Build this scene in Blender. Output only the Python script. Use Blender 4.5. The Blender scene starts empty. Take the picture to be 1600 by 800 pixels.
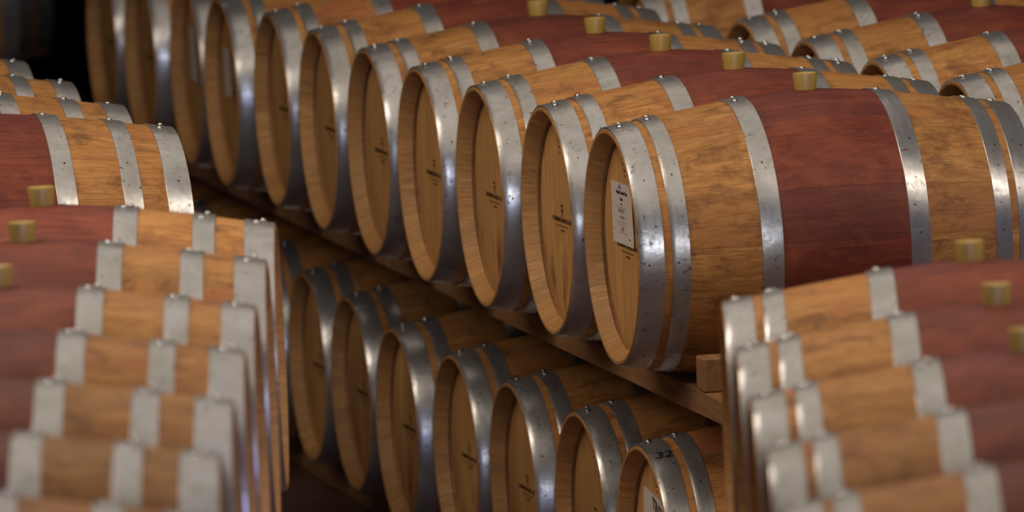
import bpy, bmesh, math, random
from mathutils import Vector, Matrix
random.seed(7)
S = bpy.context.scene
COL = S.collection
PI = math.pi

# ------------------------------------------------------------------ camera
H = 3.135                       # camera height over the floor
F_PX, PITCH, ROLL = 12172.97, math.radians(6.028), math.radians(2.606)
cd = bpy.data.cameras.new('camera'); cam = bpy.data.objects.new('camera', cd); COL.objects.link(cam)
cd.sensor_width = 36; cd.lens = F_PX / 1600 * 36; cd.clip_end = 200; cd.clip_start = .1
fwd = Vector((0, math.cos(PITCH), -math.sin(PITCH))); upv = Vector((0, math.sin(PITCH), math.cos(PITCH))); rx = Vector((1, 0, 0))
right = rx * math.cos(ROLL) - upv * math.sin(ROLL); up = rx * math.sin(ROLL) + upv * math.cos(ROLL)
m = Matrix((right, up, -fwd)).transposed().to_4x4(); m.translation = Vector((0, 0, H)); cam.matrix_world = m
cd.dof.use_dof = True; cd.dof.focus_distance = 18.7; cd.dof.aperture_fstop = 4.6
S.camera = cam

# ------------------------------------------------------------------ world, lights, exposure
S.view_settings.view_transform = 'Standard'; S.view_settings.look = 'None'
S.view_settings.gamma = 1; S.view_settings.use_curve_mapping = False
S.view_settings.exposure = 0.0
w = bpy.data.worlds.new('world'); S.world = w; w.use_nodes = True
w.node_tree.nodes['Background'].inputs[0].default_value = (.9, .8, .7, 1)
w.node_tree.nodes['Background'].inputs[1].default_value = .02

def area(name, loc, target, sx, sy, power, color):
    l = bpy.data.lights.new(name, 'AREA'); l.shape = 'RECTANGLE'; l.size = sx; l.size_y = sy; l.energy = power; l.color = color
    o = bpy.data.objects.new(name, l); COL.objects.link(o); o.location = loc
    o.rotation_euler = (Vector(target) - Vector(loc)).to_track_quat('-Z', 'Y').to_euler()
    return o
WARM = (1, .86, .70); COOL = (.72, .82, 1)
CEIL = 5.9
area('overhead_light', (-2.9, 17.0, CEIL - .15), (-2.3, 17.1, 0), .6, 9.0, 380, WARM)
area('overhead_light', (3.3, 15.0, CEIL - .15), (2.6, 15.1, 0), .6, 9.0, 300, WARM)
area('overhead_light', (.2, 18.0, CEIL - .15), (.2, 18.0, 0), 3.6, 12.0, 100, WARM)  # wide weak panel added to give the hoop tops a grey reflection
area('window_daylight', (1.9, -4.9, 3.2), (1.9, 18, 1.3), 5.2, 1.9, 780, (.92, .94, 1))
area('doorway_daylight', (3.4, -4.9, 1.4), (3.4, 18, 1.3), 5.4, .9, 850, (.07, .20, 1))

# ------------------------------------------------------------------ material helpers
def mat(name):
    m = bpy.data.materials.new(name); m.use_nodes = True
    nt = m.node_tree; b = nt.nodes['Principled BSDF']
    return m, nt, b
class N:
    def __init__(s, nt): s.nt = nt
    def n(s, t, **kw):
        o = s.nt.nodes.new(t)
        for k, v in kw.items(): setattr(o, k, v)
        return o
    def l(s, a, b): s.nt.links.new(a, b)
    def put(s, sock, v):
        if isinstance(v, bpy.types.NodeSocket): s.l(v, sock)
        else: sock.default_value = v
    def math(s, op, a, b=0., c=0.):
        o = s.n('ShaderNodeMath', operation=op); s.put(o.inputs[0], a); s.put(o.inputs[1], b); s.put(o.inputs[2], c); return o.outputs[0]
    def mix(s, f, a, b, mode='MIX'):
        o = s.n('ShaderNodeMix', data_type='RGBA', blend_type=mode); s.put(o.inputs[0], f)
        for i, v in ((6, a), (7, b)):
            s.put(o.inputs[i], v if isinstance(v, bpy.types.NodeSocket) else (*v, 1))
        return o.outputs[2]
    def ramp(s, f, p0, p1, v0=0., v1=1.):
        o = s.n('ShaderNodeMapRange'); s.put(o.inputs[0], f)
        for i, v in enumerate((p0, p1, v0, v1)): o.inputs[i + 1].default_value = v
        return o.outputs[0]
    def noise(s, vec, scale, det=3., rough=.55, dist=0.):
        o = s.n('ShaderNodeTexNoise'); s.l(vec, o.inputs['Vector']); o.inputs['Scale'].default_value = scale
        o.inputs['Detail'].default_value = det; o.inputs['Roughness'].default_value = rough; o.inputs['Distortion'].default_value = dist
        return o.outputs['Fac']
    def comb(s, x, y, z):
        o = s.n('ShaderNodeCombineXYZ'); s.put(o.inputs[0], x); s.put(o.inputs[1], y); s.put(o.inputs[2], z); return o.outputs[0]
    def white(s, v, w_=None):
        o = s.n('ShaderNodeTexWhiteNoise', noise_dimensions='3D'); s.l(v, o.inputs[0]); return o.outputs['Value']
    def bump(s, h, strength, dist, b):
        o = s.n('ShaderNodeBump'); s.put(o.inputs['Height'], h); o.inputs['Strength'].default_value = strength; o.inputs['Distance'].default_value = dist
        s.l(o.outputs[0], b.inputs['Normal'])

STAIN_X = .172
def barrel_wood(kind):
    """kind 'stave' = outside of the staves, 'chime' = pale inside of the stave ends"""
    m, nt, b = mat('oak_' + kind); g = N(nt)
    tc = g.n('ShaderNodeTexCoord'); sp = g.n('ShaderNodeSeparateXYZ'); g.l(tc.outputs['Object'], sp.inputs[0])
    x, y, z = sp.outputs
    rnd = g.n('ShaderNodeObjectInfo').outputs['Random']
    ang = g.math('ARCTAN2', z, y)
    a = g.math('MULTIPLY', ang, 25 / (2 * PI))
    a = g.math('ADD', a, g.math('MULTIPLY', rnd, 9.0))
    wob = g.math('MULTIPLY', g.math('SINE', g.math('MULTIPLY', a, 1.7)), .34)
    a = g.math('ADD', a, wob)
    idx = g.math('FLOOR', a); fr = g.math('FRACT', a)
    edge = g.math('MINIMUM', fr, g.math('SUBTRACT', 1., fr))
    wn = g.white(g.comb(idx, rnd, 3.1)); wn2 = g.white(g.comb(rnd, idx, 8.3)); brl = g.white(g.comb(rnd, rnd, 1.7))
    off = g.math('MULTIPLY', rnd, 37.)
    # grain runs along the stave
    gv = g.comb(g.math('ADD', g.math('MULTIPLY', x, 3.2), off), g.math('MULTIPLY', a, 1.9), g.math('MULTIPLY', idx, 3.3))
    grain = g.noise(gv, 3.0, 6, .62, 1.2)
    fv = g.comb(g.math('ADD', g.math('MULTIPLY', x, 9.), off), g.math('MULTIPLY', a, 22.), 0.)
    fine = g.noise(fv, 2.2, 3, .6)
    cv = g.comb(g.math('ADD', x, off), g.math('MULTIPLY', ang, .35), rnd)
    cloud = g.noise(cv, 7., 5, .6, .6)
    blot = g.noise(cv, 13., 6, .7, .25)
    if kind == 'stave':
        c1, c2, c3 = (.66, .33, .095), (.36, .15, .038), (.50, .18, .052)
    else:
        c1, c2, c3 = (.56, .31, .115), (.36, .175, .058), (.46, .23, .08)
    col = g.mix(g.ramp(grain, .32, .68), c1, c2)
    col = g.mix(g.math('MULTIPLY', g.ramp(wn, .45, 1.), .4), col, c3)
    col = g.mix(g.math('MULTIPLY', g.ramp(fine, .46, .68), .6), col, (.20, .075, .024))
    val = g.math('ADD', .86, g.math('MULTIPLY', wn2, .20))
    val = g.math('MULTIPLY', val, g.math('ADD', .88, g.math('MULTIPLY', brl, .2)))
    if kind == 'stave':
        # wine washed over parts of the raw wood
        pk = g.math('MULTIPLY', g.ramp(cloud, .52, .66), g.ramp(brl, .25, .9))
        col = g.mix(g.math('MULTIPLY', pk, .55), col, (.42, .11, .055))
        col = g.mix(g.math('MULTIPLY', g.ramp(blot, .50, .66), .7), col, (.15, .056, .02))
        # wine coloured belly between the two middle hoops
        ax_ = g.math('ABSOLUTE', x)
        red = g.ramp(ax_, STAIN_X - .004, STAIN_X + .002, 1., 0.)
        rc = g.mix(g.ramp(grain, .3, .7), (.235, .043, .021), (.115, .017, .012))
        rc = g.mix(g.math('MULTIPLY', g.ramp(cloud, .48, .68), .75), rc, (.30, .072, .034))
        rc = g.mix(g.math('MULTIPLY', g.ramp(blot, .56, .7), .6), rc, (.065, .012, .018))
        rc = g.mix(g.math('MULTIPLY', g.ramp(wn, .5, 1.), .4), rc, (.10, .02, .024))
        # dark wash creeping from the bung
        near = g.ramp(g.math('ABSOLUTE', g.math('SUBTRACT', ang, PI / 2)), .05, .5, 1., 0.)
        rc = g.mix(g.math('MULTIPLY', near, .45), rc, (.13, .026, .03))
        col = g.mix(g.math('MULTIPLY', red, .96), col, rc)
    seam = g.ramp(edge, .0, .016, 1., 0.)
    col = g.mix(g.math('MULTIPLY', seam, .35), col, (.05, .02, .01))
    col = g.mix(1., col, g.comb(val, val, val), 'MULTIPLY')
    g.l(col, b.inputs['Base Color'])
    g.l(g.ramp(grain, .2, .8, .48, .68), b.inputs['Roughness'])
    b.inputs['Specular IOR Level'].default_value = .32
    hgt = g.math('ADD', g.math('MULTIPLY', seam, -1.), g.math('ADD', g.math('MULTIPLY', fine, .3), g.math('MULTIPLY', grain, .3)))
    g.bump(hgt, .35, .002, b)
    return m

def head_wood():
    m, nt, b = mat('oak_head'); g = N(nt)
    tc = g.n('ShaderNodeTexCoord'); sp = g.n('ShaderNodeSeparateXYZ'); g.l(tc.outputs['Object'], sp.inputs[0])
    x, y, z = sp.outputs
    rnd = g.n('ShaderNodeObjectInfo').outputs['Random']
    off = g.math('MULTIPLY', rnd, 23.)
    t = g.math('ADD', g.math('MULTIPLY', y, 13.), off)
    idx = g.math('FLOOR', t); fr = g.math('FRACT', t); edge = g.math('MINIMUM', fr, g.math('SUBTRACT', 1., fr))
    wn = g.white(g.comb(idx, rnd, .5))
    gr = g.noise(g.comb(off, g.math('MULTIPLY', y, 60.), g.math('MULTIPLY', z, 2.4)), 1.6, 5, .6, .8)
    fine = g.noise(g.comb(off, g.math('MULTIPLY', y, 200.), g.math('MULTIPLY', z, 7.)), 1.6, 3, .6)
    cl = g.noise(g.comb(off, y, z), 5., 4, .6)
    col = g.mix(g.ramp(gr, .3, .72), (.72, .42, .155), (.50, .25, .08))
    col = g.mix(g.math('MULTIPLY', wn, .45), col, (.42, .215, .08))
    col = g.mix(g.math('MULTIPLY', g.ramp(fine, .52, .75), .3), col, (.22, .1, .035))
    col = g.mix(g.math('MULTIPLY', g.ramp(cl, .55, .72), .3), col, (.34, .12, .06))
    seam = g.ramp(edge, 0., .03, 1., 0.)
    col = g.mix(g.math('MULTIPLY', seam, .5), col, (.1, .04, .015))
    # a run of wine on some heads, low down
    wine = g.math('MULTIPLY', g.ramp(g.noise(g.comb(off, g.math('MULTIPLY', y, 3.), z), 4., 3), .55, .66), g.ramp(g.white(g.comb(rnd, 2., rnd)), .55, .8))
    wine = g.math('MULTIPLY', wine, g.ramp(z, -.02, -.18))
    col = g.mix(g.math('MULTIPLY', wine, .8), col, (.14, .03, .03))
    g.l(col, b.inputs['Base Color']); b.inputs['Roughness'].default_value = .6
    b.inputs['Specular IOR Level'].default_value = .3
    g.bump(g.math('ADD', g.math('MULTIPLY', seam, -1.), g.math('MULTIPLY', fine, .2)), .3, .002, b)
    return m

def hoop_steel():
    m, nt, b = mat('galvanised_steel'); g = N(nt)
    tc = g.n('ShaderNodeTexCoord'); sp = g.n('ShaderNodeSeparateXYZ'); g.l(tc.outputs['Object'], sp.inputs[0])
    x, y, z = sp.outputs
    rnd = g.n('ShaderNodeObjectInfo').outputs['Random']; off = g.math('MULTIPLY', rnd, 41.)
    ang = g.math('ARCTAN2', z, y)
    v = g.comb(g.math('ADD', x, off), g.math('MULTIPLY', ang, .3), off)
    big = g.noise(v, 9., 4, .6, .4); mid = g.noise(v, 40., 4, .65, .3); spk = g.noise(v, 75., 2, .5, .2)
    strk = g.noise(g.comb(g.math('ADD', g.math('MULTIPLY', x, 70.), off), g.math('MULTIPLY', ang, .8), 0.), 1.6, 3, .6)
    col = g.mix(g.ramp(big, .35, .65), (.50, .50, .515), (.37, .365, .355))
    col = g.mix(g.math('MULTIPLY', g.ramp(mid, .5, .75), .45), col, (.26, .24, .20))
    col = g.mix(g.ramp(spk, .665, .72, 0., .75), col, (.08, .06, .045))
    g.l(col, b.inputs['Base Color'])
    b.inputs['Metallic'].default_value = .76
    r = g.math('ADD', g.ramp(big, .3, .7, .23, .30), g.ramp(mid, .4, .8, 0., .12))
    r = g.math('ADD', r, g.ramp(strk, .3, .8, 0., .08))
    g.l(r, b.inputs['Roughness'])
    g.bump(g.math('ADD', big, g.math('ADD', g.math('MULTIPLY', spk, -.25), g.math('MULTIPLY', strk, .12))), .3, .004, b)
    return m

def plain(name, col, rough=.5, metal=0., n=0., scale=30., spec=.5):
    m, nt, b = mat(name); g = N(nt)
    tc = g.n('ShaderNodeTexCoord')
    f = g.noise(tc.outputs['Object'], scale, 4)
    c = g.mix(g.ramp(f, .35, .65), col, tuple(c_ * (1 - n) for c_ in col))
    g.l(c, b.inputs['Base Color']); b.inputs['Roughness'].default_value = rough; b.inputs['Metallic'].default_value = metal
    b.inputs['Specular IOR Level'].default_value = spec
    return m

M_STAVE = barrel_wood('stave'); M_CHIME = barrel_wood('chime'); M_HEAD = head_wood(); M_STEEL = hoop_steel()
M_RIVET = plain('bright_zinc', (.75, .74, .72), .22, 1., .1)
M_NAIL = plain('dark_nail', (.03, .025, .02), .5, .5)
M_INK = plain('burnt_mark', (.055, .022, .01), .8, spec=.1)
M_BUNG = plain('amber_silicone', (.46, .30, .06), .42, 0., .12, 60.)
M_BUNG.node_tree.nodes['Principled BSDF'].inputs['Subsurface Weight'].default_value = .15
M_BUNG.node_tree.nodes['Principled BSDF'].inputs['Subsurface Radius'].default_value = (.01, .006, .002)
M_PAPER = plain('white_paper', (.66, .58, .52), .7, 0., .05, 12., .2)
M_PRINT = plain('black_print', (.03, .028, .035), .7); M_BLUE = plain('blue_print', (.03, .10, .55), .6); M_PEN = plain('pen_line', (.16, .13, .17), .7)
M_MARKER = plain('black_marker', (.012, .012, .014), .5)
def timber():
    m, nt, b = mat('rough_timber'); g = N(nt)
    tc = g.n('ShaderNodeTexCoord'); sp = g.n('ShaderNodeSeparateXYZ'); g.l(tc.outputs['Object'], sp.inputs[0])
    x, y, z = sp.outputs
    v = g.comb(g.math('MULTIPLY', x, 40.), g.math('MULTIPLY', y, 2.2), g.math('MULTIPLY', z, 40.))
    a = g.noise(v, 1.2, 5, .6, .8); c = g.noise(tc.outputs['Object'], 5., 4, .6)
    col = g.mix(g.ramp(a, .3, .7), (.30, .15, .055), (.16, .075, .028)); col = g.mix(g.math('MULTIPLY', g.ramp(c, .5, .7), .6), col, (.12, .05, .02))
    g.l(col, b.inputs['Base Color']); b.inputs['Roughness'].default_value = .75; g.bump(a, .4, .003, b)
    return m
M_TIMBER = timber()

# ------------------------------------------------------------------ mesh helpers
def mesh_obj(name, bm, mats, parent=None, loc=(0, 0, 0), smooth=True):
    me = bpy.data.meshes.new(name); bm.to_mesh(me); bm.free()
    for mm in (mats if isinstance(mats, (list, tuple)) else [mats]): me.materials.append(mm)
    if smooth:
        for p in me.polygons: p.use_smooth = True
    o = bpy.data.objects.new(name, me); COL.objects.link(o); o.parent = parent; o.location = loc
    return o
def revolve(bm, prof, seg=112, mi=None, sharp=True):
    """prof: list of (x, r) revolved about the local X axis"""
    rings = []
    for (x, r) in prof:
        if r < 1e-6: rings.append([bm.verts.new((x, 0, 0))])
        else: rings.append([bm.verts.new((x, r * math.cos(2 * PI * k / seg), r * math.sin(2 * PI * k / seg))) for k in range(seg)])
    for i in range(len(rings) - 1):
        A, B = rings[i], rings[i + 1]
        for k in range(seg):
            k2 = (k + 1) % seg
            if len(A) == 1: f = bm.faces.new((A[0], B[k2], B[k]))
            elif len(B) == 1: f = bm.faces.new((A[k], A[k2], B[0]))
            else: f = bm.faces.new((A[k], A[k2], B[k2], B[k]))
            if mi: f.material_index = mi[i]
    return rings
def split_sharp(o, ang=32):
    me = o.data; bm = bmesh.new(); bm.from_mesh(me)
    bmesh.ops.recalc_face_normals(bm, faces=bm.faces)
    for e in bm.edges:
        if len(e.link_faces) == 2 and e.calc_face_angle(0) > math.radians(ang): e.smooth = False
    bm.to_mesh(me); bm.free()

# ------------------------------------------------------------------ the barrel
HL = .4927                       # half length
RB, RE = .3475, .281             # belly radius, stave end radius
def rad(x):
    t = min(1, abs(x) / HL)
    return RB - (RB - RE) * t ** 1.42
def staves_bm():
    bm = bmesh.new()
    e = HL
    ins = [(-e + .105, .246), (-e + .05, .252), (-e + .047, .263), (-e + .038, .263), (-e + .036, .252), (-e + .004, .268), (-e, .272)]
    out = [(-e, RE - .002), (-e + .003, RE)]
    n = 30
    out += [(x, rad(x)) for x in [(-e + .004) + (2 * e - .008) * i / n for i in range(n + 1)]][1:-1]
    out += [(e - .003, RE), (e, RE - .002)]
    ins2 = [(-x, r) for x, r in reversed(ins)]
    prof = ins + out + ins2
    k = len(ins)
    mi = [1] * k + [0] * (len(out) - 1) + [1] * (len(ins2))
    revolve(bm, prof, 120, mi)
    return bm
def head_bm(s):
    bm = bmesh.new(); e = HL
    prof = [(-e + .045, 0), (-e + .045, .12), (-e + .045, .250), (-e + .047, .256), (-e + .066, .256), (-e + .066, 0)]
    revolve(bm, prof, 96)
    if s > 0: bmesh.ops.rotate(bm, verts=bm.verts, cent=(0, 0, 0), matrix=Matrix.Rotation(PI, 3, 'Z'))
    return bm
TH = .0028
def hoop_bm(x0, x1):
    """band between local x0 < x1 with a riveted lap near the top"""
    bm = bmesh.new(); n = 4
    xs = [x0 + (x1 - x0) * i / n for i in range(n + 1)]
    sl = (rad(x1) - rad(x0)) / (x1 - x0)
    base = [max(rad(x), rad(x0) + sl * (x - x0)) for x in xs]
    out = [(x, r + TH) for x, r in zip(xs, base)]
    out[0] = (x0 + .0008, out[0][1] - .0006)
    prof = [(x0, base[0] - .002), (x0, base[0] + TH - .0012)] + out + [(x1, base[-1] + TH - .0008), (x1, base[-1] - .002)]
    revolve(bm, prof, 120)
    # lap: second thickness over a short arc with a square end
    a0, a1 = math.radians(72), math.radians(113)
    st = 12; g = []
    for i in range(st + 1):
        a = a0 + (a1 - a0) * i / st
        lift = TH * .45 * min(1, .1 + .45 * min(i, st - i))
        g.append([bm.verts.new((x, (r + TH + lift) * math.cos(a), (r + TH + lift) * math.sin(a))) for x, r in zip(xs, base)])
    lo = []
    for i in range(st + 1):
        a = a0 + (a1 - a0) * i / st
        lo.append([bm.verts.new((x, (r + TH * .4) * math.cos(a), (r + TH * .4) * math.sin(a))) for x, r in zip(xs, base)])
    for i in range(st):
        for j in range(n): bm.faces.new((g[i][j], g[i][j + 1], g[i + 1][j + 1], g[i + 1][j]))
        bm.faces.new((g[i][0], g[i + 1][0], lo[i + 1][0], lo[i][0])); bm.faces.new((g[i][n], lo[i][n], lo[i + 1][n], g[i + 1][n]))
    for j in range(n):
        bm.faces.new((g[0][j], lo[0][j], lo[0][j + 1], g[0][j + 1])); bm.faces.new((g[st][j], g[st][j + 1], lo[st][j + 1], lo[st][j]))
    # small dark hoop nails in the middle of the band
    xm = (x0 + x1) / 2; rm = (base[0] + base[-1]) / 2 + TH
    for deg in (-48, 5, 141, 182, 236):
        a = math.radians(deg); xo = xm + random.uniform(-.008, .008)
        c = Vector((xo, rm * math.cos(a), rm * math.sin(a))); nn = Vector((0, math.cos(a), math.sin(a))); tt = Vector((0, -math.sin(a), math.cos(a)))
        vs = [bm.verts.new(c + nn * .0004 + (Vector((1, 0, 0)) * math.cos(q) + tt * math.sin(q)) * .0026) for q in [k * PI / 4 for k in range(8)]]
        top = bm.verts.new(c + nn * .0014)
        for k in range(8):
            f = bm.faces.new((vs[k], vs[(k + 1) % 8], top)); f.material_index = 1
    return bm
def rivet_mesh():
    bm = bmesh.new()
    prof = [(0., .0070), (.0016, .0070), (.0034, .0056), (.0045, .0030), (.0049, 0.)]
    revolve(bm, prof, 14); bmesh.ops.rotate(bm, verts=bm.verts, cent=(0, 0, 0), matrix=Matrix.Rotation(-PI / 2, 3, 'Y'))  # axis -> +Z
    return bm
def bung_bm():
    bm = bmesh.new()
    prof = [(-.02, 0.), (-.02, .0225), (.0, .0255), (.036, .0295), (.0385, .0290), (.0392, .0270), (.0375, .0235), (.0345, .018), (.0335, 0.)]
    revolve(bm, prof, 40); bmesh.ops.rotate(bm, verts=bm.verts, cent=(0, 0, 0), matrix=Matrix.Rotation(-PI / 2, 3, 'Y'))
    return bm

# hoop layouts measured from the head end
SIX_A = [(.002, .060), (.079, .120), (.288, .338)]
SIX_B = [(.002, .064), (.126, .172), (.288, .338)]
def text_mesh(body, size, bold=0., shear=0., spacing=1.):
    c = bpy.data.curves.new('t', 'FONT'); c.body = body; c.size = size; c.align_x = 'CENTER'; c.offset = bold; c.shear = shear
    c.space_character = spacing; c.extrude = .0002; c.resolution_u = 2
    o = bpy.data.objects.new('t', c); COL.objects.link(o)
    dg = bpy.context.evaluated_depsgraph_get(); dg.update()
    me = bpy.data.meshes.new_from_object(o.evaluated_get(dg)); bpy.data.objects.remove(o); bpy.data.curves.remove(c)
    bm = bmesh.new(); bm.from_mesh(me); bpy.data.meshes.remove(me)
    return bm
def add_text(bm, body, size, tx, ty, rot=0., sx=1., bold=0., shear=0., mi=0, spacing=1.):
    t = text_mesh(body, size, bold, shear, spacing)
    mt = Matrix.Translation((tx, ty, 0)) @ Matrix.Rotation(rot, 4, 'Z') @ Matrix.Diagonal((sx, 1, 1, 1))
    t.transform(mt); me = bpy.data.meshes.new('x'); t.to_mesh(me); t.free(); n0 = len(bm.faces); bm.from_mesh(me); bpy.data.meshes.remove(me)
    bm.faces.ensure_lookup_table()
    for f in bm.faces[n0:]: f.material_index = mi
def add_bar(bm, x0, y0, x1, y1, wdt, mi=0, h=.0003):
    a = Vector((x0, y0, 0)); b_ = Vector((x1, y1, 0)); d = (b_ - a).normalized(); n_ = Vector((-d.y, d.x, 0)) * wdt / 2
    vs = [bm.verts.new(p + Vector((0, 0, h))) for p in (a - n_, b_ - n_, b_ + n_, a + n_)]
    f = bm.faces.new(vs); f.material_index = mi
def add_ring(bm, cx, cy, r, wdt, mi=0, n=36, sy=1.):
    o_ = [bm.verts.new((cx + (r + wdt / 2) * math.cos(2 * PI * k / n), cy + sy * (r + wdt / 2) * math.sin(2 * PI * k / n), .0003)) for k in range(n)]
    i_ = [bm.verts.new((cx + (r - wdt / 2) * math.cos(2 * PI * k / n), cy + sy * (r - wdt / 2) * math.sin(2 * PI * k / n), .0003)) for k in range(n)]
    for k in range(n):
        f = bm.faces.new((o_[k], o_[(k + 1) % n], i_[(k + 1) % n], i_[k])); f.material_index = mi
# flat drawing plane -> face of the head: drawing x runs along -Y, drawing y along Z, normal -X
FACE = Matrix(((0, 0, -1, -HL + .0446), (-1, 0, 0, 0), (0, 1, 0, 0), (0, 0, 0, 1)))

def stamp_mesh():
    bm = bmesh.new()
    add_bar(bm, -.030, .0335, -.004, .0325, .0045); add_bar(bm, -.016, .034, -.017, .006, .0052)      # tall T over a small F
    add_bar(bm, -.027, .0215, -.006, .0215, .0042); add_bar(bm, -.024, .0185, -.010, .0185, .003)
    add_text(bm, 'DOMAINE FRANCA DOR', .0150, -.018, -.0085, sx=1.25, bold=.0005)
    add_bar(bm, -.082, -.0185, .042, -.0185, .0022)
    add_text(bm, 'FAMILIA', .0078, -.018, -.032, sx=1.35, spacing=1.3)
    bm.transform(FACE)
    me = bpy.data.meshes.new('cooper_stamp'); bm.to_mesh(me); bm.free(); me.materials.append(M_INK)
    bm = bmesh.new()
    add_ring(bm, -.016, .198, .0215, .0016, sy=.85)
    add_text(bm, 'Saury', .0185, -.016, .1925, sx=.85, bold=.0004, shear=.35)
    add_text(bm, 'MT', .0085, -.016, .175, sx=1.1, bold=.0003); add_text(bm, '18', .0085, -.014, .162, sx=1.1, bold=.0003)
    bm.transform(FACE)
    me2 = bpy.data.meshes.new('round_mark'); bm.to_mesh(me2); bm.free(); me2.materials.append(M_INK)
    return me, me2
STAMP, MARK = stamp_mesh()
STAVES = None

def make_barrel(kind, stamped=True, rich=True):
    root = bpy.data.objects.new('wine_barrel', None); COL.objects.link(root); root.empty_display_size = .1
    AX = (0, 0, RB)
    st = mesh_obj('staves', staves_bm(), [M_STAVE, M_CHIME], root, AX); split_sharp(st)
    hd = mesh_obj('barrel_head', head_bm(-1), M_HEAD, root, AX); split_sharp(hd)
    hd2 = mesh_obj('barrel_head', head_bm(1), M_HEAD, root, AX); split_sharp(hd2)
    if stamped:
        s = bpy.data.objects.new('cooper_stamp', STAMP); COL.objects.link(s); s.parent = hd
        s['label'] = 'dark branded lettering on the head'
        s = bpy.data.objects.new('round_mark', MARK); COL.objects.link(s); s.parent = hd
        s['label'] = 'dark oval script mark branded near the top of the head'
    rv = None
    lay = SIX_A if kind == 'A' else SIX_B
    bands = [(-HL + a, -HL + b) for a, b in lay] + [(HL - b, HL - a) for a, b in reversed(lay)]
    for i, (a, b) in enumerate(bands):
        h = mesh_obj('hoop', hoop_bm(a, b), [M_STEEL, M_NAIL], root, AX); split_sharp(h, 25)
        h['label'] = 'grey galvanised steel hoop'
        if rich:
            if rv is None:
                o = mesh_obj('rivet', rivet_mesh(), M_RIVET); rv = o.data; bpy.data.objects.remove(o)
            xm = (a + b) / 2; r = rad(xm) + TH * 1.45 + .0002
            sl = math.atan2(rad(b) - rad(a), b - a)
            for deg, dx in ((96, -.006), (84, .006)):
                q = bpy.data.objects.new('rivet', rv); COL.objects.link(q); q.parent = h
                t = math.radians(deg)
                q.location = (xm + dx, r * math.cos(t), r * math.sin(t))
                q.rotation_euler = (t - PI / 2, -sl, 0)
    bg = mesh_obj('bung', bung_bm(), M_BUNG, root, (0, 0, 2 * RB - .001)); split_sharp(bg, 40)
    bg['label'] = 'amber silicone stopper standing in the bung hole'
    return root
def kids(o): return [c for c in bpy.data.objects if c.parent == o]
def copy_tree(o, parent=None):
    c = o.copy(); COL.objects.link(c); c.parent = parent
    for ch in CH[o.name]: copy_tree(ch, c)
    return c
PROTO = {}
def build_proto(key, kind, stamped, rich): PROTO[key] = make_barrel(kind, stamped, rich)
build_proto('A', 'A', True, True); build_proto('B', 'B', False, True); build_proto('H', 'A', False, False)
CH = {}
for o in list(bpy.data.objects):
    CH.setdefault(o.name, [])
for o in list(bpy.data.objects):
    if o.parent: CH[o.parent.name].append(o)
used = set()
def barrel(key, P, yaw, u, w_, zc, label, group, flip=False, hoopjit=True):
    """P = head centre of the row's first barrel, u along the axis, w_ down the row, all on the floor plan; zc = axis height"""
    a = math.radians(yaw)
    U = Vector((math.cos(a), math.sin(a), 0)); W = Vector((-math.sin(a), math.cos(a), 0))
    c = Vector((P[0], P[1], 0)) + U * (u + (-HL if flip else HL)) + W * w_
    if key in used: o = copy_tree(PROTO[key])
    else: o = PROTO[key]; used.add(key)
    o.location = (c.x, c.y, zc - RB)
    o.rotation_euler = (0, 0, a + math.radians(random.uniform(-.35, .35)))
    o['label'] = label; o['category'] = 'barrel'; o['group'] = group
    if hoopjit:
        for ch in kids(o):
            if ch.name.startswith('hoop'): ch.rotation_euler = (math.radians(random.uniform(-9, 3)), 0, 0)
    return o

# ------------------------------------------------------------------ room shell
def box_bm(bm, x0, x1, y0, y1, z0, z1):
    v = [bm.verts.new((x, y, z)) for x in (x0, x1) for y in (y0, y1) for z in (z0, z1)]
    for f in ((0, 1, 3, 2), (4, 6, 7, 5), (0, 4, 5, 1), (2, 3, 7, 6), (0, 2, 6, 4), (1, 5, 7, 3)): bm.faces.new([v[i] for i in f])
def struct(name, dims, m_):
    bm = bmesh.new(); box_bm(bm, *dims); bmesh.ops.recalc_face_normals(bm, faces=bm.faces)
    o = mesh_obj(name, bm, m_, smooth=False); o['kind'] = 'structure'; return o
def floor_mat():
    m, nt, b = mat('clay_floor'); g = N(nt); tc = g.n('ShaderNodeTexCoord')
    a = g.noise(tc.outputs['Object'], 1.3, 5); c = g.noise(tc.outputs['Object'], 22., 4)
    col = g.mix(g.ramp(a, .35, .65), (.13, .055, .04), (.075, .032, .025)); col = g.mix(g.math('MULTIPLY', c, .4), col, (.05, .028, .02))
    g.l(col, b.inputs['Base Color']); b.inputs['Roughness'].default_value = .5; g.bump(c, .2, .002, b); return m
M_FLOOR = floor_mat()
M_WALL = plain('dark_plaster', (.06, .045, .036), .85, 0., .25, 2., .2)
M_CEIL = plain('grey_plaster', (.14, .125, .115), .9, 0., .1, 2., .2)
X0, X1, Y0, Y1 = -8., 8., -5., 40.
struct('floor', (X0, X1, Y0, Y1, -.2, 0), M_FLOOR)
struct('ceiling', (X0, X1, Y0, Y1, CEIL, CEIL + .2), M_CEIL)
struct('wall_left', (X0 - .2, X0, Y0, Y1, 0, CEIL), M_WALL); struct('wall_right', (X1, X1 + .2, Y0, Y1, 0, CEIL), M_WALL)
struct('shade_header_1', (X0, X1, 26.6, 27.0, 1.6, CEIL), M_WALL)  # unseen header, added to block overhead light from the far barrels
struct('wall_back', (X0, X1, Y1, Y1 + .2, 0, CEIL), M_WALL); struct('wall_front', (X0, X1, Y0 - .2, Y0, 0, CEIL), M_WALL)

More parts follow.
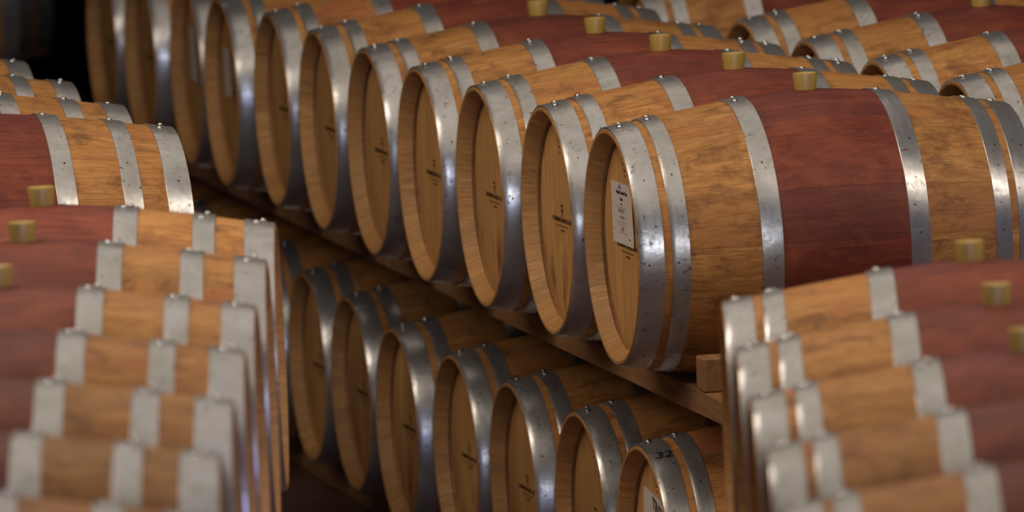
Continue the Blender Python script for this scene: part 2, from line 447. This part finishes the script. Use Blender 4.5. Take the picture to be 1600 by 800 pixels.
# ------------------------------------------------------------------ rows
def V(name, x, y, z): return (x, y, z + H)
PA = (.2351, 18.3758); ZA = -1.9334 + H; YA = 12.2108
PB = (-.4982, 16.3666); ZB = -1.9300 + H; YB = .0973
PC = (.4085, 15.2371); ZC = -2.009 + H
PL = (-.8269, 19.0162); ZL = -1.9322 + H
DZ = -.8054
ordn = ['nearest', 'second', 'third', 'fourth', 'fifth', 'sixth', 'seventh', 'eighth', 'ninth', 'tenth', 'eleventh']
def nth(i): return ordn[i] if i == 0 else ordn[i] + ' from the near end'

A_W = [.031, .737, 1.434, 2.131, 2.858, 3.628, 4.382, 5.092, 5.86, 6.60, 7.34]
A_U = [.007, .009, -.009, -.019, -.011, 0, .011, -.01, .019, .0, .0]
A_LAB = ['nearest barrel of the centre upper row, printed white sheet on its head, red belly',
 'centre upper row barrel just behind the nearest one, logo stamp clear on its head',
 'third barrel from the near end of the centre upper row, stamp half under the hoop',
 'fourth barrel from the near end of the centre upper row, above the beam',
 'fifth barrel from the near end of the centre upper row',
 'sixth barrel from the near end of the centre upper row',
 'seventh barrel from the near end of the centre upper row, rim top inside frame',
 'eighth barrel of the centre upper row, small pale slip on its head',
 'ninth barrel of the centre upper row, bluish slip on its blurred head',
 'tenth barrel of the centre upper row, last but one into the dark',
 'farthest barrel of the centre upper row, dim against black']
A = []
for i, (u, w_) in enumerate(zip(A_U, A_W)):
    A.append(barrel('A', PA, YA, u, w_, ZA, A_LAB[i], 'oak barrels in the centre upper row'))
D_W = [.349, 1.065, 1.762, 2.462, 3.160, 4.03, 4.75, 5.47, 6.19, 6.91, 7.63]
D_U = [.126, .134, .114, .11, .092, .135, .147, .13, .13, .12, .12]
D_LAB = ['nearest barrel of the centre lower row, black marker 32 on its rim hoop',
 'centre lower row barrel second from the near end, pitted hoop, round stamp on its head',
 'third barrel from the near end of the centre lower row, slanting stamp on its head',
 'fourth barrel from the near end of the centre lower row, under the beam',
 'fifth barrel from the near end of the centre lower row',
 'sixth barrel from the near end of the centre lower row',
 'seventh barrel of the centre lower row, beside the edges of the front left row',
 'eighth barrel of the centre lower row, mostly behind the front left row',
 'ninth barrel of the centre lower row, a dim hoop above the front left row',
 'tenth barrel of the centre lower row, deep in shadow', 'farthest barrel of the centre lower row, hidden in shadow']
D = []
for i, (u, w_) in enumerate(zip(D_U, D_W)):
    D.append(barrel('A', PA, YA, u, w_, ZA + DZ, D_LAB[i], 'oak barrels in the centre lower row'))
B_W = [.085, -.655, -1.49, -2.235, -2.975, -3.69, -4.43]
B_LAB = ['farthest barrel of the front left row, steel edge against the lower centre row',
 'front left row barrel, second from its far end, amber bung at the frame edge',
 'front left row barrel, third from its far end, bung cut by the left frame edge',
 'front left row barrel, fourth from its far end', 'front left row barrel, fifth from its far end, very blurred',
 'front left row barrel, sixth from its far end, reddish tan between its hoops',
 'nearest barrel of the front left row, a blurred strip at the bottom edge']
for i, w_ in enumerate(B_W):
    barrel('B', PB, YB, 0, w_, ZB, B_LAB[i], 'oak barrels in the front left row', flip=True)
C_W = [.03, -.745, -1.482, -2.205, -2.93, -3.66]
C_LAB = ['farthest barrel of the front right row, topmost, its bung against the big red barrel',
 'front right row barrel, second from its far end, bung near the frame edge',
 'front right row barrel, third from its far end', 'front right row barrel, fourth from its far end',
 'front right row barrel, fifth from its far end, at the bottom edge', 'nearest barrel of the front right row, in the bottom right corner']
for i, w_ in enumerate(C_W):
    barrel('A', PC, YB, 0, w_, ZC, C_LAB[i], 'oak barrels in the front right row')
L_W = [-.06, .65, 1.46, 2.25]
L_LAB = ['large sharp barrel at the left edge, wide red belly, right behind the front left row',
 'back left row barrel, second from its near end, three hoops on its crown in view',
 'back left row barrel, third from its near end', 'farthest back left row barrel, small hooped end at the left edge']
for i, w_ in enumerate(L_W):
    barrel('B', PL, YA, 0, w_, ZL, L_LAB[i], 'oak barrels in the back left row', flip=True)
R_W = [.03, .735, 1.45, 2.22, 3.02, 4.64]
R_U = [1.10, 1.06, 1.05, 1.066, 1.09, 1.161]
R_LAB = ['nearest back right row barrel, only its dark rim showing at the right edge',
 'back right row barrel, second from the near end, behind the big red barrel',
 'back right row barrel, third from the near end, dark open rim peeking over', 'back right row barrel, fourth from the near end, dark bung at the top edge',
 'back right row barrel, fifth from the near end, cut by the top edge', 'farthest back right row barrel in view, past a gap, at the top edge']
for i, (u, w_) in enumerate(zip(R_U, R_W)):
    barrel('A', PA, YA, u, w_, ZA, R_LAB[i], 'oak barrels in the back right row')
# lower tiers that carry the rows whose feet are out of sight
for nm, P, yaw, zc, flip, ws, u0 in (('front left', PB, YB, ZB, True, B_W, 0), ('front right', PC, YB, ZC, False, C_W, 0),
                                 ('back left', PL, YA, ZL, True, L_W, 0), ('back right', PA, YA, ZA, False, R_W, 1.12)):
    for w_ in ws:
        barrel('H', P, yaw, u0 + (-.03 if flip else .03), w_ + .35, ZA + DZ, 'plain oak barrel hidden in the tier under the %s row' % nm, 'hidden lower tier under the %s row' % nm, flip=flip, hoopjit=False)
# dim barrels beyond the aisle's far end
for P_, w_, z_, lab in (((-1.70, 28.9), 0, ZA, 'almost black barrel deep in the background, right one of two at top left'),
        ((-1.95, 28.9), -.80, ZA, 'almost black barrel deep in the background at the left frame edge'),
        ((-1.50, 29.8), 0, ZA + DZ, 'dark barrel in the lower tier far behind the back left row, a dull hoop glinting'),
        ((-1.95, 28.9), -.78, ZA + DZ, 'dark lower barrel far behind, at the left frame edge')):
    barrel('H', P_, YA, 0, w_, z_, lab, 'dim barrels far behind', flip=True)

# ------------------------------------------------------------------ timber beams under the rows
def beam(name, P, yaw, u0, u1, w0, w1, z0, z1, label, cat='beam', group=None, segs=1):
    bm = bmesh.new(); L = w1 - w0
    box_bm(bm, -(u1 - u0) / 2, (u1 - u0) / 2, -L / 2, L / 2, 0, z1 - z0)
    bmesh.ops.bevel(bm, geom=bm.edges[:], offset=.004, segments=1, affect='EDGES')
    bmesh.ops.recalc_face_normals(bm, faces=bm.faces)
    o = mesh_obj(name, bm, M_TIMBER, smooth=False)
    a = math.radians(yaw); U = Vector((math.cos(a), math.sin(a), 0)); W = Vector((-math.sin(a), math.cos(a), 0))
    c = Vector((*P, 0)) + U * (u0 + u1) / 2 + W * (w0 + w1) / 2
    o.location = (c.x, c.y, z0); o.rotation_euler = (0, 0, a)
    o['label'] = label; o['category'] = cat
    if group: o['group'] = group
    return o
BT = -.3215                      # beam top below the axis line
def cradle(P, yaw, zc, sgn, w0, w1, nm, split=None, base=0.):
    us = [(base + .14, base + .24), (base + .745, base + .845)]
    if sgn < 0: us = [(-b, -a) for a, b in us]
    for j, (a, b) in enumerate(us):
        side = ('aisle side', 'far side')[j]
        if split and j == 0:
            beam('timber_beam', P, yaw, a, b, w0, split - .01, zc + BT - .060, zc + BT, 'long rough timber beam carrying the near barrels of the centre upper row', group='beams under the ' + nm)
            beam('timber_beam', P, yaw, a, b, split, w1, zc + BT - .060, zc + BT, 'far timber beam carrying the distant barrels of the centre upper row', group='beams under the ' + nm)
        else:
            beam('timber_beam', P, yaw, a, b, w0, w1, zc + BT - .060, zc + BT, 'timber beam under the %s of the %s' % (side, nm), group='beams under the ' + nm)
def joists(P, yaw, zlow, ztop, sgn, ws, nm, base=0.):
    for w_ in ws:
        for p, q in ((.24, .41), (.60, .77)):
            a, b = base + p, base + q
            if sgn < 0: a, b = -b, -a
            beam('timber_joist', P, yaw, a, b, w_ - .04, w_ + .04, zlow + .344, ztop, 'short timber block lying on a lower barrel under the %s' % nm, 'block', 'blocks under the ' + nm)
ZLOW = ZA + DZ
for P, yaw, zc, sgn, w0, w1, nm, sp_, base, ws in (
        (PA, YA, ZA, 1, -1.0, 7.75, 'centre upper row', 3.42, 0., D_W), (PB, YB, ZB, -1, -4.8, .45, 'front left row', None, 0., [q + .35 for q in B_W]),
        (PC, YB, ZC, 1, -4.05, .5, 'front right row', None, 0., None), (PL, YA, ZL, -1, -.4, 2.6, 'back left row', None, 0., [q + .35 for q in L_W]),
        (PA, YA, ZA, 1, -.35, 5.0, 'back right row', None, 1.08, [q + .35 for q in R_W])):
    cradle(P, yaw, zc, sgn, w0, w1, nm, sp_, base)
    if ws: joists(P, yaw, ZLOW, zc + BT - .060, sgn, ws[::2], nm, {'centre upper row': .12, 'back right row': 1.15}.get(nm, 0.))
for P, yaw, sgn, w0, w1, nm, base in ((PA, YA, 1, -.05, 8.05, 'centre lower row', .11), (PB, YB, -1, -4.85, .45, 'lower tier of the front left row', .0),
        (PC, YB, 1, -4.1, .4, 'lower tier of the front right row', .0), (PL, YA, -1, -.4, 2.6, 'lower tier of the back left row', 0.), (PA, YA, 1, -.35, 5.0, 'lower tier of the back right row', 1.1)):
    us = [(base + .14, base + .24), (base + .745, base + .845)]
    if sgn < 0: us = [(-b, -a) for a, b in us]
    for j, (a, b) in enumerate(us):
        beam('timber_beam', P, yaw, a, b, w0, w1, 0, ZLOW + BT, 'floor timber under the %s side of the %s' % (('aisle', 'far')[j], nm), group='floor timbers')
beam('timber_chock', PA, YA, .138, .228, -.315, -.235, ZA + BT, ZA + BT + .082, 'small rough timber wedge on the beam beside the nearest upper barrel', 'wedge')

# ------------------------------------------------------------------ paper sheets and marker number
def head_of(o): return [c for c in kids(o) if c.name.startswith('barrel_head')][0]
def hoop_of(o): return sorted([c for c in kids(o) if c.name.startswith('hoop')], key=lambda c: min(v.co.x for v in c.data.vertices))[0]
def sheet(parent, x0, x1, y0, y1, draw, label, curl=.012, rot=0.):
    bm = bmesh.new(); nx, ny = 16, 10; g = {}
    def pos(i, j, dz=0.):
        s, t = i / nx, j / ny
        lift = .0012 + curl * max(0, s - .55) ** 2 * (0.4 + t) + curl * .35 * max(0, .2 - t) * s
        p = Vector((x0 + (x1 - x0) * s, y0 + (y1 - y0) * t, lift + dz)); return p
    for dz in (0., .0005):
        for i in range(nx + 1):
            for j in range(ny + 1): g[i, j, dz] = bm.verts.new(pos(i, j, dz))
    for dz in (0., .0005):
        for i in range(nx):
            for j in range(ny): bm.faces.new((g[i, j, dz], g[i + 1, j, dz], g[i + 1, j + 1, dz], g[i, j + 1, dz]))
    R_ = Matrix.Translation(((x0 + x1) / 2, (y0 + y1) / 2, 0)) @ Matrix.Rotation(rot, 4, 'Z') @ Matrix.Translation((-(x0 + x1) / 2, -(y0 + y1) / 2, 0))
    bm.transform(R_); bm.transform(FACE)
    o = mesh_obj('paper_label', bm, M_PAPER, parent); o['label'] = label
    if draw:
        b2 = bmesh.new(); draw(b2)
        for v in b2.verts:
            s = (v.co.x - x0) / (x1 - x0); t = (v.co.y - y0) / (y1 - y0)
            v.co.z += .0019 + curl * max(0, s - .55) ** 2 * (0.4 + t) + curl * .35 * max(0, .2 - t) * s
        b2.transform(R_); b2.transform(FACE)
        p = mesh_obj('printing', b2, [M_PRINT, M_BLUE, M_PEN], o, smooth=False)
    return o
def draw_big(bm):
    X = -.154; Y = .0
    def q(a, b_): return X + a, Y + b_
    # small blue bird mark
    for (a, b_, c, d, wd) in ((.082, .142, .094, .131, .006), (.094, .131, .100, .139, .004)): add_bar(bm, *q(a, b_), *q(c, d), wd, 1)
    add_bar(bm, *q(.072, .1335), *q(.084, .1335), .003)
    add_text(bm, 'Bodega General Finca', .0125, *q(.108, .119), sx=1.05, bold=.0006)
    add_text(bm, 'Tonel', .0110, *q(.100, .1035), sx=1.2, bold=.0006)
    add_text(bm, 'crianza', .0075, *q(.100, .0935), sx=1.1)
    for (a, b_, c, d) in ((.045, .088, .150, .088), (.045, .052, .150, .052), (.150, .088, .150, .052), (.053, .045, .150, .045), (.060, .0265, .150, .0265)): add_bar(bm, *q(a, b_), *q(c, d), .0011, 2)
    add_text(bm, 'FRANCES', .0145, *q(.097, .0745), sx=1.05, mi=2, shear=.2); add_text(bm, 'OTTIMO', .0125, *q(.100, .0585), sx=1.1, mi=2, shear=.2)
    add_text(bm, '2020', .0135, *q(.103, .031), sx=1.1, mi=2, shear=.2)
    add_text(bm, 'vino', .0075, *q(.176, .0135), sx=1.1, bold=.0003); add_bar(bm, *q(.188, .006), *q(.207, .006), .0012, 2)
    for a, b_ in ((.017, .067), (.012, .031)): add_bar(bm, *q(a, b_), *q(a + .007, b_), .003)
sheet(head_of(A[0]), -.154, .066, -.001, .146, draw_big, 'printed white sheet stapled across the head', rot=.0)
def draw_d(bm):
    add_text(bm, 'TINTA', .040, .0, .112, rot=-.12, bold=.0015, sx=1.1); add_text(bm, 'LOTE 32', .026, -.02, .07, rot=-.1, bold=.001)
sheet(head_of(D[0]), -.15, .07, .005, .155, draw_d, 'white sheet with bold black writing on the head', rot=-.10)
sheet(head_of(A[7]), -.165, -.04, -.02, .125, None, 'small pale slip on the head')
sheet(head_of(A[8]), -.15, .0, -.03, .14, None, 'pale bluish slip on the head', curl=.02)
# marker number on the rim hoop of the nearest lower barrel
h0 = hoop_of(D[0])
bm = bmesh.new(); t = bmesh.new(); add_text(t, '32', .042, 0, 0, rot=-.12, bold=.0008, shear=.1)
xm = -HL + .036
for v in t.verts:
    ang = PI / 2 - (v.co.y * 0 + 0) ; pass
me = bpy.data.meshes.new('x'); t.to_mesh(me); t.free(); bm.from_mesh(me)
for v in bm.verts:
    # drawing x runs along the barrel, drawing y up the curve of the hoop
    x_ = xm + v.co.x; th = math.radians(61) + v.co.y / .285
    r_ = rad(x_) + TH + .0011 + v.co.z
    # camera side of the crown is -Y
    v.co = Vector((x_, -r_ * math.cos(th), r_ * math.sin(th)))
mk = mesh_obj('marker_number', bm, M_MARKER, h0, smooth=False); mk['label'] = 'number 32 in black marker'
